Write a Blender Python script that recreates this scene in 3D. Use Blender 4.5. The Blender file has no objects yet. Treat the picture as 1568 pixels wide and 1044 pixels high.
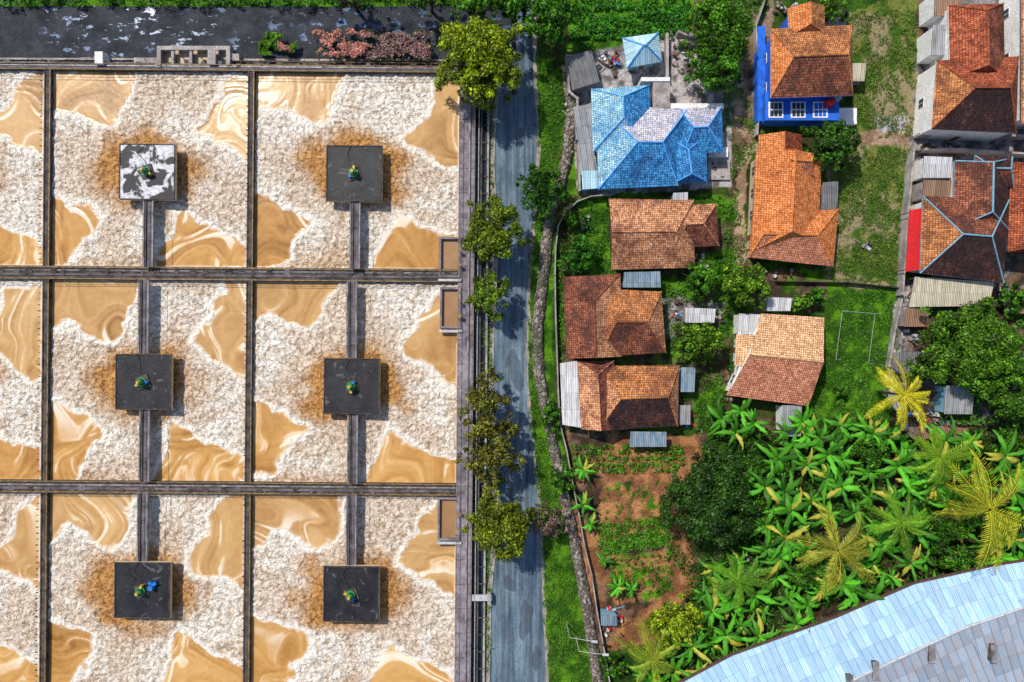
import bpy, math, random
import numpy as np
from mathutils import Vector, Matrix
R=random.Random(7); rng=np.random.default_rng(7)
H=105.; S=0.1
def W(px,py,h=0.):
    k=(H-h)/H
    return ((px-784)*S*k,(522-py)*S*k,h)
scene=bpy.context.scene
# ---------------------------------------------------------------- noise
TAB=np.random.default_rng(3).random((256,256))
def vn(x,y,s=0):
    x=np.asarray(x,float)+s*17.3; y=np.asarray(y,float)+s*31.7
    xi=np.floor(x).astype(int); yi=np.floor(y).astype(int)
    fx=x-xi; fy=y-yi; fx=fx*fx*(3-2*fx); fy=fy*fy*(3-2*fy)
    a=TAB[xi&255,yi&255]; b=TAB[(xi+1)&255,yi&255]; c=TAB[xi&255,(yi+1)&255]; d=TAB[(xi+1)&255,(yi+1)&255]
    return (a*(1-fx)+b*fx)*(1-fy)+(c*(1-fx)+d*fx)*fy
def fbm(x,y,s=0,o=4):
    r=0;a=.5;t=0
    for i in range(o):
        r=r+a*vn(x*2**i,y*2**i,s+i*5); t+=a; a*=.5
    return r/t
def pip(X,Y,poly):
    ins=np.zeros(X.shape,bool); n=len(poly)
    for i in range(n):
        x1,y1=poly[i]; x2,y2=poly[(i+1)%n]
        if y1==y2: continue
        c=((y1>Y)!=(y2>Y))&(X<(x2-x1)*(Y-y1)/(y2-y1)+x1)
        ins^=c
    return ins
def segd(X,Y,poly,closed=True):
    d=np.full(X.shape,1e9); n=len(poly)
    for i in range(n if closed else n-1):
        x1,y1=poly[i]; x2,y2=poly[(i+1)%n]
        dx,dy=x2-x1,y2-y1; L=dx*dx+dy*dy+1e-12
        t=np.clip(((X-x1)*dx+(Y-y1)*dy)/L,0,1)
        d=np.minimum(d,np.hypot(X-x1-t*dx,Y-y1-t*dy))
    return d
def chaikin(P,it=2):
    for _ in range(it):
        Q=[]
        for i in range(len(P)):
            a,b=P[i],P[(i+1)%len(P)]; Q+=[(a[0]*.75+b[0]*.25,a[1]*.75+b[1]*.25),(a[0]*.25+b[0]*.75,a[1]*.25+b[1]*.75)]
        P=Q
    return P
# ---------------------------------------------------------------- materials
class N:
    def __init__(s,name,rough=.8,spec=.3):
        s.m=bpy.data.materials.new(name); s.m.use_nodes=True; s.t=s.m.node_tree
        s.b=s.t.nodes['Principled BSDF']; s.b.inputs['Roughness'].default_value=rough
        s.b.inputs['Specular IOR Level'].default_value=spec
        s.tc=s.t.nodes.new('ShaderNodeTexCoord')
    def nd(s,ty,**k):
        n=s.t.nodes.new(ty)
        for a,v in k.items(): setattr(n,a,v)
        return n
    def l(s,a,b): s.t.links.new(a,b)
    def put(s,sock,v):
        if isinstance(v,bpy.types.NodeSocket): s.l(v,sock)
        else:
            if hasattr(v,'__len__') and len(v)==3 and sock.type=='RGBA': v=(*v,1)
            sock.default_value=v
    def coord(s,kind='Object',sc=(1,1,1)):
        o=s.tc.outputs[kind]
        if sc==(1,1,1): return o
        m=s.nd('ShaderNodeMapping'); s.l(o,m.inputs[0]); m.inputs['Scale'].default_value=sc; return m.outputs[0]
    def noise(s,scale,detail=4,vec=None,dist=0,rough=.55):
        n=s.nd('ShaderNodeTexNoise'); s.l(vec if vec else s.coord(),n.inputs['Vector'])
        n.inputs['Scale'].default_value=scale; n.inputs['Detail'].default_value=detail; n.inputs['Distortion'].default_value=dist
        n.inputs['Roughness'].default_value=rough
        return n.outputs[0]
    def vor(s,scale,vec=None,feat='F1'):
        n=s.nd('ShaderNodeTexVoronoi',feature=feat); s.l(vec if vec else s.coord(),n.inputs['Vector']); n.inputs['Scale'].default_value=scale
        return n
    def ramp(s,f,st):
        r=s.nd('ShaderNodeValToRGB'); s.l(f,r.inputs[0]); e=r.color_ramp.elements
        while len(e)<len(st): e.new(.5)
        for q,(p,c) in zip(e,st):
            q.position=p; q.color=(*c,1) if hasattr(c,'__len__') else (c,c,c,1)
        return r.outputs[0]
    def mix(s,f,a,b,bt='MIX'):
        m=s.nd('ShaderNodeMix',data_type='RGBA',blend_type=bt); s.put(m.inputs[0],f); s.put(m.inputs[6],a); s.put(m.inputs[7],b); return m.outputs[2]
    def math(s,op,a,b=0.):
        m=s.nd('ShaderNodeMath',operation=op); s.put(m.inputs[0],a); s.put(m.inputs[1],b); return m.outputs[0]
    def attr(s,n='Col'):
        a=s.nd('ShaderNodeAttribute',attribute_name=n); return a.outputs['Color']
    def bump(s,h,d,st=1.):
        b=s.nd('ShaderNodeBump'); s.l(h,b.inputs['Height']); b.inputs['Distance'].default_value=d; b.inputs['Strength'].default_value=st
        s.l(b.outputs[0],s.b.inputs['Normal'])
    def col(s,c): s.put(s.b.inputs['Base Color'],c); return s.m
def basic(name,c1,c2,sc=.6,rough=.8,bump=0.,fine=4.,lo=.35,hi=.65,spec=.3):
    n=N(name,rough,spec); a=n.noise(sc,5); f=n.noise(fine,3)
    c=n.mix(n.ramp(a,[(lo,0),(hi,1)]),c1,c2)
    c=n.mix(.8,c,n.ramp(f,[(.3,.62),(.7,1.2)]),'MULTIPLY')
    if bump: n.bump(f,bump)
    return n.col(c)
def tile(name,c1,c2,dark,dk=.5):
    n=N(name,.85,.15); uv=n.coord('UV')
    b=n.nd('ShaderNodeTexBrick'); n.l(uv,b.inputs['Vector']); b.offset=0.0
    for k,v in (('Scale',1),('Mortar Size',.035),('Mortar Smooth',.6),('Brick Width',.27),('Row Height',.36),('Bias',0)): b.inputs[k].default_value=v
    b.inputs['Color1'].default_value=(*[q*.75 for q in c1],1); b.inputs['Color2'].default_value=(*[q*1.1 for q in c2],1)
    b.inputs['Mortar'].default_value=(*[q*.3 for q in c1],1)
    ns=n.noise(.3,7,rough=.75); ns2=n.noise(1.9,5,n.coord('UV',(1.3,.6,1)),rough=.75)
    c=n.mix(n.ramp(ns,[(.64-dk*.3,0),(.78-dk*.3,.75)]),b.outputs[0],dark)
    c=n.mix(n.ramp(ns2,[(.59-dk*.12,0),(.69-dk*.08,.9)]),c,dark)
    c=n.mix(.85,c,n.ramp(n.noise(4.2,2,rough=.7),[(.3,.45),(.7,1.5)]),'MULTIPLY')
    c=n.mix(.6,c,n.ramp(n.noise(.7,3),[(.35,.72),(.65,1.25)]),'MULTIPLY')
    n.bump(b.outputs[1],-.05)
    return n.col(c)
def sheet(name,c,stain,seam=.85,stv=3.2,amt=.5,rough=.5):
    n=N(name,rough,.3); uv=n.coord('UV'); sx=n.nd('ShaderNodeSeparateXYZ'); n.l(uv,sx.inputs[0])
    fu=n.math('FRACT',n.math('DIVIDE',sx.outputs[0],seam)); fv=n.math('FRACT',n.math('DIVIDE',sx.outputs[1],stv))
    su=n.ramp(fu,[(0,.62),(.08,.72),(.2,1)]); sv=n.ramp(fv,[(0,.7),(.05,1)])
    st=n.noise(1.2,7,n.coord('UV',(1.2,.35,1)),rough=.75)
    cc=n.mix(n.ramp(st,[(.62-amt*.3,0),(.9-amt*.3,1)]),c,stain)
    cc=n.mix(1.,cc,su,'MULTIPLY'); cc=n.mix(1.,cc,sv,'MULTIPLY')
    pn=n.nd('ShaderNodeTexBrick'); n.l(uv,pn.inputs['Vector']); pn.offset=0
    for k,v in (('Scale',1),('Mortar Size',0),('Brick Width',seam),('Row Height',stv)): pn.inputs[k].default_value=v
    pn.inputs['Color1'].default_value=(.8,.8,.8,1); pn.inputs['Color2'].default_value=(1.12,1.12,1.12,1)
    cc=n.mix(1.,cc,pn.outputs[0],'MULTIPLY')
    n.bump(n.math('SINE',n.math('MULTIPLY',sx.outputs[0],24.)),.03)
    return n.col(cc)
def leafm(name,tr=.3):
    n=N(name,.5,.3); c=n.attr(); n.col(c)
    t=n.nd('ShaderNodeBsdfTranslucent'); n.l(n.mix(1.,c,(1.1,1.2,.5),'MULTIPLY'),t.inputs[0])
    mx=n.nd('ShaderNodeMixShader'); mx.inputs[0].default_value=tr
    out=[q for q in n.t.nodes if q.type=='OUTPUT_MATERIAL'][0]
    n.l(n.b.outputs[0],mx.inputs[1]); n.l(t.outputs[0],mx.inputs[2]); n.l(mx.outputs[0],out.inputs[0]); return n.m
M={}
M['leaf']=leafm('foliage')
M['bark']=basic('bark',(.09,.065,.045),(.05,.035,.025),2,bump=.03)
M['conc']=basic('concrete',(.44,.40,.38),(.22,.19,.18),.5,bump=.02,fine=3)
M['concd']=basic('stained_concrete',(.12,.095,.075),(.030,.025,.024),.8,bump=.03,fine=2.5)
M['concp']=basic('walkway_concrete',(.30,.26,.29),(.11,.095,.11),.4,bump=.02,fine=2)
M['bdeck']=basic('bridge_concrete',(.17,.15,.165),(.07,.06,.07),.4,bump=.02,fine=2)
M['white']=basic('white_plaster',(.86,.85,.84),(.72,.70,.68),.7)
M['cream']=basic('cream_plaster',(.62,.52,.36),(.5,.40,.28),.7)
M['bluew']=basic('blue_plaster',(.02,.16,.72),(.015,.10,.5),.7)
M['tealw']=basic('teal_plaster',(.12,.34,.48),(.22,.42,.52),.7)
M['bluet']=basic('blue_trim',(.05,.28,.75),(.12,.4,.8),1)
M['soff']=basic('eave_wood',(.12,.07,.045),(.07,.04,.03),2)
M['glass']=basic('window_glass',(.03,.05,.07),(.02,.03,.05),1,rough=.12,spec=.6)
M['wood']=basic('door_wood',(.2,.1,.05),(.13,.06,.03),2)
M['rail']=basic('painted_rail',(.36,.22,.07),(.08,.055,.04),1.5,rough=.5)
M['pipe']=basic('grey_pipe',(.34,.32,.34),(.10,.09,.09),.6,rough=.4)
M['steel']=basic('galvanised_steel',(.55,.56,.58),(.4,.41,.43),2,rough=.4)
M['redp']=basic('red_paint',(.68,.02,.025),(.55,.02,.02),.5,rough=.5)
M['green']=basic('green_paint',(.05,.3,.1),(.03,.2,.07),2,rough=.45)
M['yellow']=basic('yellow_paint',(.6,.42,.05),(.45,.3,.04),2,rough=.45)
M['bluep']=basic('blue_plastic',(.02,.12,.5),(.02,.25,.6),2,rough=.45)
M['tarp']=basic('blue_tarp',(.06,.25,.55),(.3,.5,.7),1.2,rough=.5,bump=.05)
n=N('bitumen_deck',.55,.3); c=n.mix(n.ramp(n.noise(.45,7,rough=.7),[(.35,0),(.7,1)]),(.006,.006,.008),(.030,.030,.035))
c=n.mix(n.ramp(n.noise(2.2,6,rough=.75),[(.6,0),(.78,.5)]),c,(.2,.2,.21)); c=n.mix(n.ramp(n.noise(.5,6,dist=1.5),[(.62,0),(.65,.5)]),c,(.14,.14,.15)); n.bump(n.noise(3,4),.03); M['deck']=n.col(c)
n=N('peeling_white_deck',.6,.4); c=n.mix(n.ramp(n.noise(.36,6,dist=.5,rough=.65),[(.48,0),(.52,1)]),(.014,.014,.018),(.58,.58,.62)); c=n.mix(.8,c,n.ramp(n.noise(2,5),[(.35,.5),(.6,1.1)]),'MULTIPLY'); M['deckw']=n.col(c)
def asphalt(name,c1,c2):
    n=N(name,.75,.3); a=n.noise(.25,8,n.coord('Object',(1,.35,1)),rough=.7)
    c=n.mix(n.ramp(a,[(.38,0),(.62,1)]),c1,c2)
    st=n.noise(.9,6,n.coord('Object',(1.6,.06,1)) ,rough=.65); c=n.mix(.9,c,n.ramp(st,[(.38,.5),(.62,1.35)]),'MULTIPLY')
    f=n.noise(5,4,rough=.75); c=n.mix(.85,c,n.ramp(f,[(.3,.55),(.7,1.4)]),'MULTIPLY')
    cr=n.noise(.5,5,n.coord('Object',(1,.5,1)),dist=1.5); c=n.mix(n.ramp(n.math('ABSOLUTE',n.math('SUBTRACT',cr,.5)),[(0,.55),(.008,0)]),c,(.02,.025,.03))
    pt=n.noise(.18,2,n.coord('Object',(1.2,.5,1))); c=n.mix(n.ramp(pt,[(.60,0),(.615,.6)]),c,(.03,.042,.06))
    n.bump(f,.01); return n.col(c)
M['road']=asphalt('asphalt',(.055,.095,.135),(.155,.21,.26))
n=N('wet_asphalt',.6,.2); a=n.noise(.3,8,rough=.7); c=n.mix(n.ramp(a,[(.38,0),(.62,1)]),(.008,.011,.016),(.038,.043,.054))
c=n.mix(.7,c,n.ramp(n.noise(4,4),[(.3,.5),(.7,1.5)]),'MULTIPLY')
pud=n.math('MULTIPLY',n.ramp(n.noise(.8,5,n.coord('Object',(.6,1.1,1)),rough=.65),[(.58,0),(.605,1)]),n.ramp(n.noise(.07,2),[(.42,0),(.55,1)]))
c=n.mix(pud,c,(.04,.11,.25)); n.l(n.math('SUBTRACT',.75,n.math('MULTIPLY',pud,.5)),n.b.inputs['Roughness']); M['wet']=n.col(c)  # puddle blue paints the sky's reflection into the base colour
M['verge']=basic('gravel_verge',(.38,.33,.28),(.18,.16,.13),.8,bump=.04,fine=5)
n=N('rubble_stone',.9,.2); v=n.vor(1.5); e=n.vor(1.5,None,'DISTANCE_TO_EDGE')
c=n.mix(n.ramp(v.outputs['Color'],[(.1,0),(.9,1)]),(.12,.085,.075),(.36,.31,.29)); c=n.mix(n.ramp(e.outputs[0],[(0.02,1),(.12,0)]),c,(.03,.035,.018)); c=n.mix(n.ramp(n.noise(.35,5),[(.5,0),(.7,.7)]),c,(.035,.06,.015)); n.bump(e.outputs[0],.3); M['stone']=n.col(c)
n=N('channel_water',.12,.5); M['chan']=n.col(n.mix(n.noise(.4,4),(.012,.015,.022),(.035,.05,.07)))
n=N('settled_water',.35,.5); M['brownw']=n.col(n.mix(n.noise(.6,4),(.22,.11,.045),(.38,.22,.10)))
n=N('ground_soil_grass',.95,.1); c=n.attr(); gn=n.noise(2.4,6,rough=.8); c=n.mix(.9,c,n.ramp(gn,[(.3,.35),(.72,1.85)]),'MULTIPLY'); n.bump(gn,.3); M['ground']=n.col(c)
# foam water: r=foam, g=tan, b=rim, alpha=flow
n=N('aerated_sludge',.5,.35)
ga=n.nd('ShaderNodeAttribute',attribute_name='Col'); sp=n.nd('ShaderNodeSeparateColor'); n.l(ga.outputs['Color'],sp.inputs[0]); foam,tan,rim=sp.outputs[0],sp.outputs[1],sp.outputs[2]; flow=ga.outputs['Alpha']
def warp(sc,amt):
    base=n.coord(); nn=n.nd('ShaderNodeTexNoise'); n.l(base,nn.inputs[0]); nn.inputs['Scale'].default_value=sc; nn.inputs['Detail'].default_value=2
    sb=n.nd('ShaderNodeVectorMath',operation='SUBTRACT'); n.l(nn.outputs['Color'],sb.inputs[0]); sb.inputs[1].default_value=(.5,.5,.5)
    vs=n.nd('ShaderNodeVectorMath',operation='SCALE'); n.l(sb.outputs[0],vs.inputs[0]); vs.inputs['Scale'].default_value=amt
    wr=n.nd('ShaderNodeVectorMath',operation='ADD'); n.l(base,wr.inputs[0]); n.l(vs.outputs[0],wr.inputs[1]); return wr.outputs[0]
wc=warp(1.1,1.6)
v1=n.vor(1.6,wc); v2=n.vor(3.8,wc); fb=n.noise(2.2,4,wc,rough=.7)
h=n.math('ADD',n.math('ADD',n.math('MULTIPLY',v1.outputs[0],.48),n.math('MULTIPLY',v2.outputs[0],.35)),n.math('MULTIPLY',n.math('SUBTRACT',fb,.5),.9))
crk=n.ramp(h,[(.30,0),(.45,.42),(.64,1)])
fw=n.mix(tan,(.86,.82,.745),(.56,.28,.075)); fd=n.mix(tan,(.43,.33,.22),(.20,.08,.016))
fc=n.mix(crk,fw,fd)
bc=n.ramp(flow,[(0,(.26,.135,.045)),(.35,(.42,.24,.095)),(.6,(.51,.31,.135)),(.85,(.58,.385,.185)),(1,(.74,.59,.38))])
bc=n.mix(n.math('MULTIPLY',tan,.85),bc,n.ramp(flow,[(0,(.28,.115,.022)),(.5,(.50,.255,.065)),(1,(.68,.41,.15))]))
c=n.mix(foam,bc,fc); c=n.mix(n.math('MULTIPLY',rim,.8),c,(.90,.85,.76))
n.l(n.math('ADD',.25,n.math('MULTIPLY',foam,.5)),n.b.inputs['Roughness'])
n.bump(n.math('MULTIPLY',n.math('MULTIPLY',h,foam),-1.),.34,.9); M['foam']=n.col(c)
# ---------------------------------------------------------------- mesh helpers
def link(o,parent=None):
    scene.collection.objects.link(o)
    if parent:
        o.parent=parent; o.matrix_parent_inverse=Matrix.Translation(-parent.location)
    return o
def empty(name,loc=(0,0,0)):
    e=bpy.data.objects.new(name,None); e.location=loc; e.empty_display_size=.5; scene.collection.objects.link(e); return e
def npmesh(name,parts,mats,parent=None,smooth=False,loc=None,only=False):
    V=[];F=[];MI=[];C=[];o=0
    for (v,f,mi,c) in parts:
        v=np.asarray(v,float).reshape(-1,3); f=np.asarray(f,int).reshape(-1,4)
        V.append(v);F.append(f+o);MI.append(np.full(len(f),mi)); o+=len(v)
        if c is None: c=np.ones((len(v),4))
        c=np.asarray(c,float)
        if c.shape[-1]==3: c=np.hstack([c,np.ones((len(c),1))])
        C.append(c)
    V=np.vstack(V);F=np.vstack(F);MI=np.concatenate(MI);C=np.vstack(C)
    me=bpy.data.meshes.new(name); me.vertices.add(len(V)); me.vertices.foreach_set('co',V.ravel())
    me.loops.add(F.size); me.loops.foreach_set('vertex_index',F.ravel().astype(np.int32))
    me.polygons.add(len(F)); me.polygons.foreach_set('loop_start',np.arange(0,F.size,4,dtype=np.int32))
    me.polygons.foreach_set('material_index',MI.astype(np.int32))
    if smooth: me.polygons.foreach_set('use_smooth',np.ones(len(F),bool))
    for m in mats: me.materials.append(m)
    me.update(calc_edges=True)
    a=me.color_attributes.new('Col','FLOAT_COLOR','POINT'); a.data.foreach_set('color',C.ravel())
    me.validate()
    if only: return me
    ob=bpy.data.objects.new(name,me)
    if loc is not None: ob.location=loc
    return link(ob,parent)
class MB:
    def __init__(s): s.v=[];s.f=[];s.m=[];s.mats=[]
    def mi(s,m):
        if m not in s.mats: s.mats.append(m)
        return s.mats.index(m)
    def face(s,pts,m,up=None):
        i=len(s.v); pts=[Vector(p) for p in pts]
        if up is not None:
            nrm=Vector((0,0,0))
            for a in range(1,len(pts)-1): nrm+=(pts[a]-pts[0]).cross(pts[a+1]-pts[0])
            if nrm.dot(Vector(up))<0: pts=pts[::-1]
        s.v+=pts; s.f.append(tuple(range(i,i+len(pts)))); s.m.append(s.mi(m))
    def prism(s,poly,z0,z1,m,mt=None):
        a=sum(poly[i][0]*poly[(i+1)%len(poly)][1]-poly[(i+1)%len(poly)][0]*poly[i][1] for i in range(len(poly)))
        if a<0: poly=poly[::-1]
        n=len(poly); zt=[z1]*n
        s.face([(p[0],p[1],z) for p,z in zip(poly,zt)],mt or m); s.face([(p[0],p[1],z0) for p in poly[::-1]],m)
        for i in range(n):
            j=(i+1)%n; s.face([(*poly[i][:2],z0),(*poly[j][:2],z0),(*poly[j][:2],zt[j]),(*poly[i][:2],zt[i])],m)
    def box(s,c,d,m,rot=0.):
        x,y,z=c; a,b=d[0]/2,d[1]/2; ca,sa=math.cos(rot),math.sin(rot)
        s.prism([(x+p*ca-q*sa,y+p*sa+q*ca) for p,q in ((-a,-b),(a,-b),(a,b),(-a,b))],z-d[2]/2,z+d[2]/2,m)
    def cyl(s,p0,p1,r0,m,r1=None,n=8,cap=True):
        p0=Vector(p0);p1=Vector(p1); r1=r0 if r1 is None else r1
        d=(p1-p0).normalized(); u=d.orthogonal().normalized(); w=d.cross(u)
        A=[p0+(u*math.cos(t)+w*math.sin(t))*r0 for t in [2*math.pi*i/n for i in range(n)]]
        B=[p1+(u*math.cos(t)+w*math.sin(t))*r1 for t in [2*math.pi*i/n for i in range(n)]]
        for i in range(n): j=(i+1)%n; s.face([A[i],A[j],B[j],B[i]],m)
        if cap: s.face(A[::-1],m); s.face(B,m)
    def beam(s,p0,p1,w,h,m):
        p0=Vector(p0);p1=Vector(p1); d=(p1-p0); t=Vector((-d.y,d.x,0)).normalized()*w/2; dz=Vector((0,0,h))
        a,b,c,e=p0+t,p1+t,p1-t,p0-t
        s.face([a,b,c,e][::-1],m); s.face([q-dz for q in (a,b,c,e)],m)
        q=[e,c,b,a]
        for i in range(4): j=(i+1)%4; s.face([q[i]-dz,q[j]-dz,q[j],q[i]],m)
    def build(s,name,parent=None,uv=True):
        me=bpy.data.meshes.new(name); me.from_pydata([tuple(v) for v in s.v],[],s.f)
        for m in s.mats: me.materials.append(m)
        me.polygons.foreach_set('material_index',s.m)
        if uv:
            L=me.uv_layers.new(name='UVMap'); Z=Vector((0,0,1))
            for p in me.polygons:
                nrm=p.normal; u=Z.cross(nrm)
                u=u.normalized() if u.length>.03 else Vector((1,0,0)); w=nrm.cross(u)
                for li in p.loop_indices:
                    co=me.vertices[me.loops[li].vertex_index].co; L.data[li].uv=(co.dot(u),co.dot(w))
        ob=bpy.data.objects.new(name,me); return link(ob,parent)
def leafcloud(P,size,col,up=.8,asp=.5,out=None):
    n=len(P); nr=rng.normal(size=(n,3))
    if out is not None: nr=nr*.55+out*1.3; nr[:,2]+=.25
    else: nr[:,2]=np.abs(nr[:,2])+up
    nr/=np.linalg.norm(nr,axis=1)[:,None]
    t=np.cross(nr,rng.normal(size=(n,3))); t/=np.linalg.norm(t,axis=1)[:,None]; b=np.cross(nr,t)
    s=np.asarray(size).reshape(-1,1)*np.ones((n,1)); 
    V=np.stack([P+t*s,P+b*s*asp,P-t*s,P-b*s*asp],1).reshape(-1,3)
    F=np.arange(4*n).reshape(-1,4); C=np.repeat(col,4,axis=0)
    return (V,F,0,C)
def tube(p0,p1,r0,r1,mi,n=6):
    p0=np.array(p0,float);p1=np.array(p1,float);d=p1-p0;d/=np.linalg.norm(d)+1e-9
    u=np.cross(d,[.3,.9,.1]);u/=np.linalg.norm(u);w=np.cross(d,u); t=np.arange(n)*2*math.pi/n
    A=p0+np.outer(np.cos(t),u)*r0+np.outer(np.sin(t),w)*r0; B=p1+np.outer(np.cos(t),u)*r1+np.outer(np.sin(t),w)*r1
    F=[[i,(i+1)%n,n+(i+1)%n,n+i] for i in range(n)]
    return (np.vstack([A,B]),F,mi,None)
def cols(n,a,b,var=.25):
    t=rng.random((n,1)); c=np.array(a)*(1-t)+np.array(b)*t
    return np.clip(c*(1+var*rng.normal(size=(n,1))),.003,1)
G1=(.025,.09,.006);G2=(.10,.30,.010)
Y1=(.10,.18,.006);Y2=(.38,.44,.012)
D1=(.012,.050,.005);D2=(.05,.16,.010)
def tree(name,px,py,rpx,h,ca=G1,cb=G2,dens=1.,ry=None,leaf=.25,sparse=0.):
    Rr=rpx*S*(H-h*.8)/H; Ry=(ry or rpx)*S*(H-h*.8)/H; x,y,_=W(px,py,h*.75)
    K=int((20+Rr*Ry*2.6)*dens); parts=[]
    top=h; ch=min(h*.5,Rr*1.1); P=[];C=[];O=[]
    fork=np.array([x+R.uniform(-.3,.3),y+R.uniform(-.3,.3),h*.35])
    parts.append(tube((x,y,-.1),fork,.12+Rr*.045,.09+Rr*.03,1,8))
    lob=R.randint(3,6); ph=R.uniform(0,6); ph2=R.uniform(0,6)
    for k in range(K):
        a=R.uniform(0,2*math.pi); rr=math.sqrt(R.random())*(.90+.20*math.sin(lob*a+ph)+.10*math.sin((lob+4)*a+ph2))
        cz=top-ch*(.2+.75*rr*rr)*R.uniform(.6,1.2)+R.uniform(-.6,.5)
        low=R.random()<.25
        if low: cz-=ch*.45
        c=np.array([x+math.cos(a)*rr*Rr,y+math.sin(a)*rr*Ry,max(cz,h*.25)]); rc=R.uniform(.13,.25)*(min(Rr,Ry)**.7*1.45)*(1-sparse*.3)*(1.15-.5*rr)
        if k%3==0: 
            mid=(fork+c)/2+np.array([0,0,.3]); parts.append(tube(fork,mid,.05+Rr*.014,.06,1,5)); parts.append(tube(mid,c,.06,.025,1,4))
        m=int(170*(1-sparse*.5)*max(.35,rc/.85)**1.7)
        d=rng.normal(size=(m,3)); d/=np.linalg.norm(d,axis=1)[:,None]; d[:,2]=d[:,2]*.8
        q=c+d*np.array([rc*R.uniform(.8,1.3),rc*R.uniform(.8,1.3),rc])*rng.uniform(.4,1.25,(m,1)); P.append(q); O.append(d)
        br=R.uniform(.45,1.5)*(.55 if low else 1.); C.append(cols(m,ca,cb,.35)*br)  # low clumps tinted darker: crown shade painted into the leaf colour
    P=np.vstack(P);C=np.vstack(C);O=np.vstack(O)
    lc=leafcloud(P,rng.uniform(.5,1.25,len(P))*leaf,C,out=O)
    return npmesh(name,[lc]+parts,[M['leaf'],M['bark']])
def bananamesh(seed):
    r=np.random.default_rng(seed); parts=[]; V=[];F=[];C=[]
    nl=r.integers(8,12); h0=r.uniform(2.,3.)
    parts.append(tube((0,0,0),(0,0,h0),.16,.09,1,7)); pb=r.uniform(.6,1.25)
    for i in range(nl):
        a=i*2.4+r.uniform(-.4,.4); L=r.uniform(1.5,2.9); w0=r.uniform(.22,.36); rise=r.uniform(.25,1.05); dr=r.uniform(.5,1.15)
        ns=11; o=sum(len(v) for v in V); vv=[];cc=[]
        base=np.array([.055,.23,.010])*r.uniform(.4,1.6)*pb if r.random()>.06 else np.array([.34,.32,.04])
        bend=r.uniform(-.3,.3)
        for k in range(ns):
            t=k/(ns-1); rad=.1+L*t*(1-.12*t*dr); z=h0+L*(rise*t-dr*.95*t*t); aa=a+bend*t*t
            w=w0*math.sin(math.pi*min(1,(t*.9+.07))**.75)+.02
            ca,sa=math.cos(aa),math.sin(aa)
            for q,dz in ((-1,-.14),(0,0),(1,-.14)):
                jag=1+r.uniform(-.5,.12); vv.append((rad*ca-q*w*jag*sa,rad*sa+q*w*jag*ca,z+dz+r.uniform(-.04,.04))); cc.append(base*(1.7 if q==0 else r.uniform(.65,1.15)))
        for k in range(ns-1):
            for j in (0,1): F.append([o+k*3+j,o+k*3+j+1,o+k*3+4+j,o+k*3+3+j])
        V.append(np.array(vv));C.append(np.array(cc))
    parts.append((np.vstack(V),F,0,np.vstack(C)))
    return npmesh('banana_mesh',parts,[M['leaf'],M['bark']],only=True)
BAN=[bananamesh(i) for i in range(12)]
def banana(px,py,s=1.):
    o=bpy.data.objects.new('banana_plant',R.choice(BAN)); x,y,_=W(px,py,2.8*s); o.location=(x,y,0); o.scale=(s,s,s*R.uniform(.75,1.25)); o.rotation_euler=(R.uniform(-.1,.1),R.uniform(-.1,.1),R.uniform(0,6.28)); link(o)
def palm(name,px,py,rpx,h,ca,cb,nf=15):
    x,y,_=W(px,py,h); L0=rpx*S*1.15; parts=[];V=[];C=[]
    parts.append(tube((x,y,0),(x+.1,y,h*.5),.22,.16,1,8)); parts.append(tube((x+.1,y,h*.5),(x,y,h),.16,.13,1,8))
    for i in range(nf):
        a=i*2.399+R.uniform(-.35,.35); L=L0*R.uniform(.65,1.1); rise=R.uniform(.1,.85); dr=R.uniform(.5,1.2); pr=None; bd=R.uniform(-.35,.35)
        hue=R.uniform(.5,1.35)
        for k in range(30):
            t=(k+1)/30; rad=L*t*.92; z=h+L*(rise*t-dr*t*t*.8); ca_,sa=math.cos(a+bd*t*t),math.sin(a+bd*t*t)
            p=np.array([x+rad*ca_,y+rad*sa,z])
            if pr is not None and k%3==0: parts.append(tube(pr,p,.05,.04,0,3)); parts[-1]=(parts[-1][0],parts[-1][1],0,np.tile(np.array(cb)*1.1,(6,1)))
            if pr is None or k%3==0: pr=p
            ll=L*.18*math.sin(math.pi*(.12+.83*t))*R.uniform(.7,1.1)+.08
            for sgn in (-1,1):
                d=np.array([-sa*sgn+ca_*.8,ca_*sgn+sa*.8,-.35+R.uniform(-.25,.25)]); d/=np.linalg.norm(d)
                wv=np.array([ca_,sa,0])*.055
                V+= [p-wv,p+d*ll*.5-wv*1.3,p+d*ll,p+d*ll*.5+wv*1.3]
                c=(np.array(ca)+(np.array(cb)-np.array(ca))*R.random())*hue; C+=[c]*4
    V=np.array(V); parts.append((V,np.arange(len(V)).reshape(-1,4),0,np.array(C)))
    return npmesh(name,parts,[M['leaf'],M['bark']])
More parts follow.
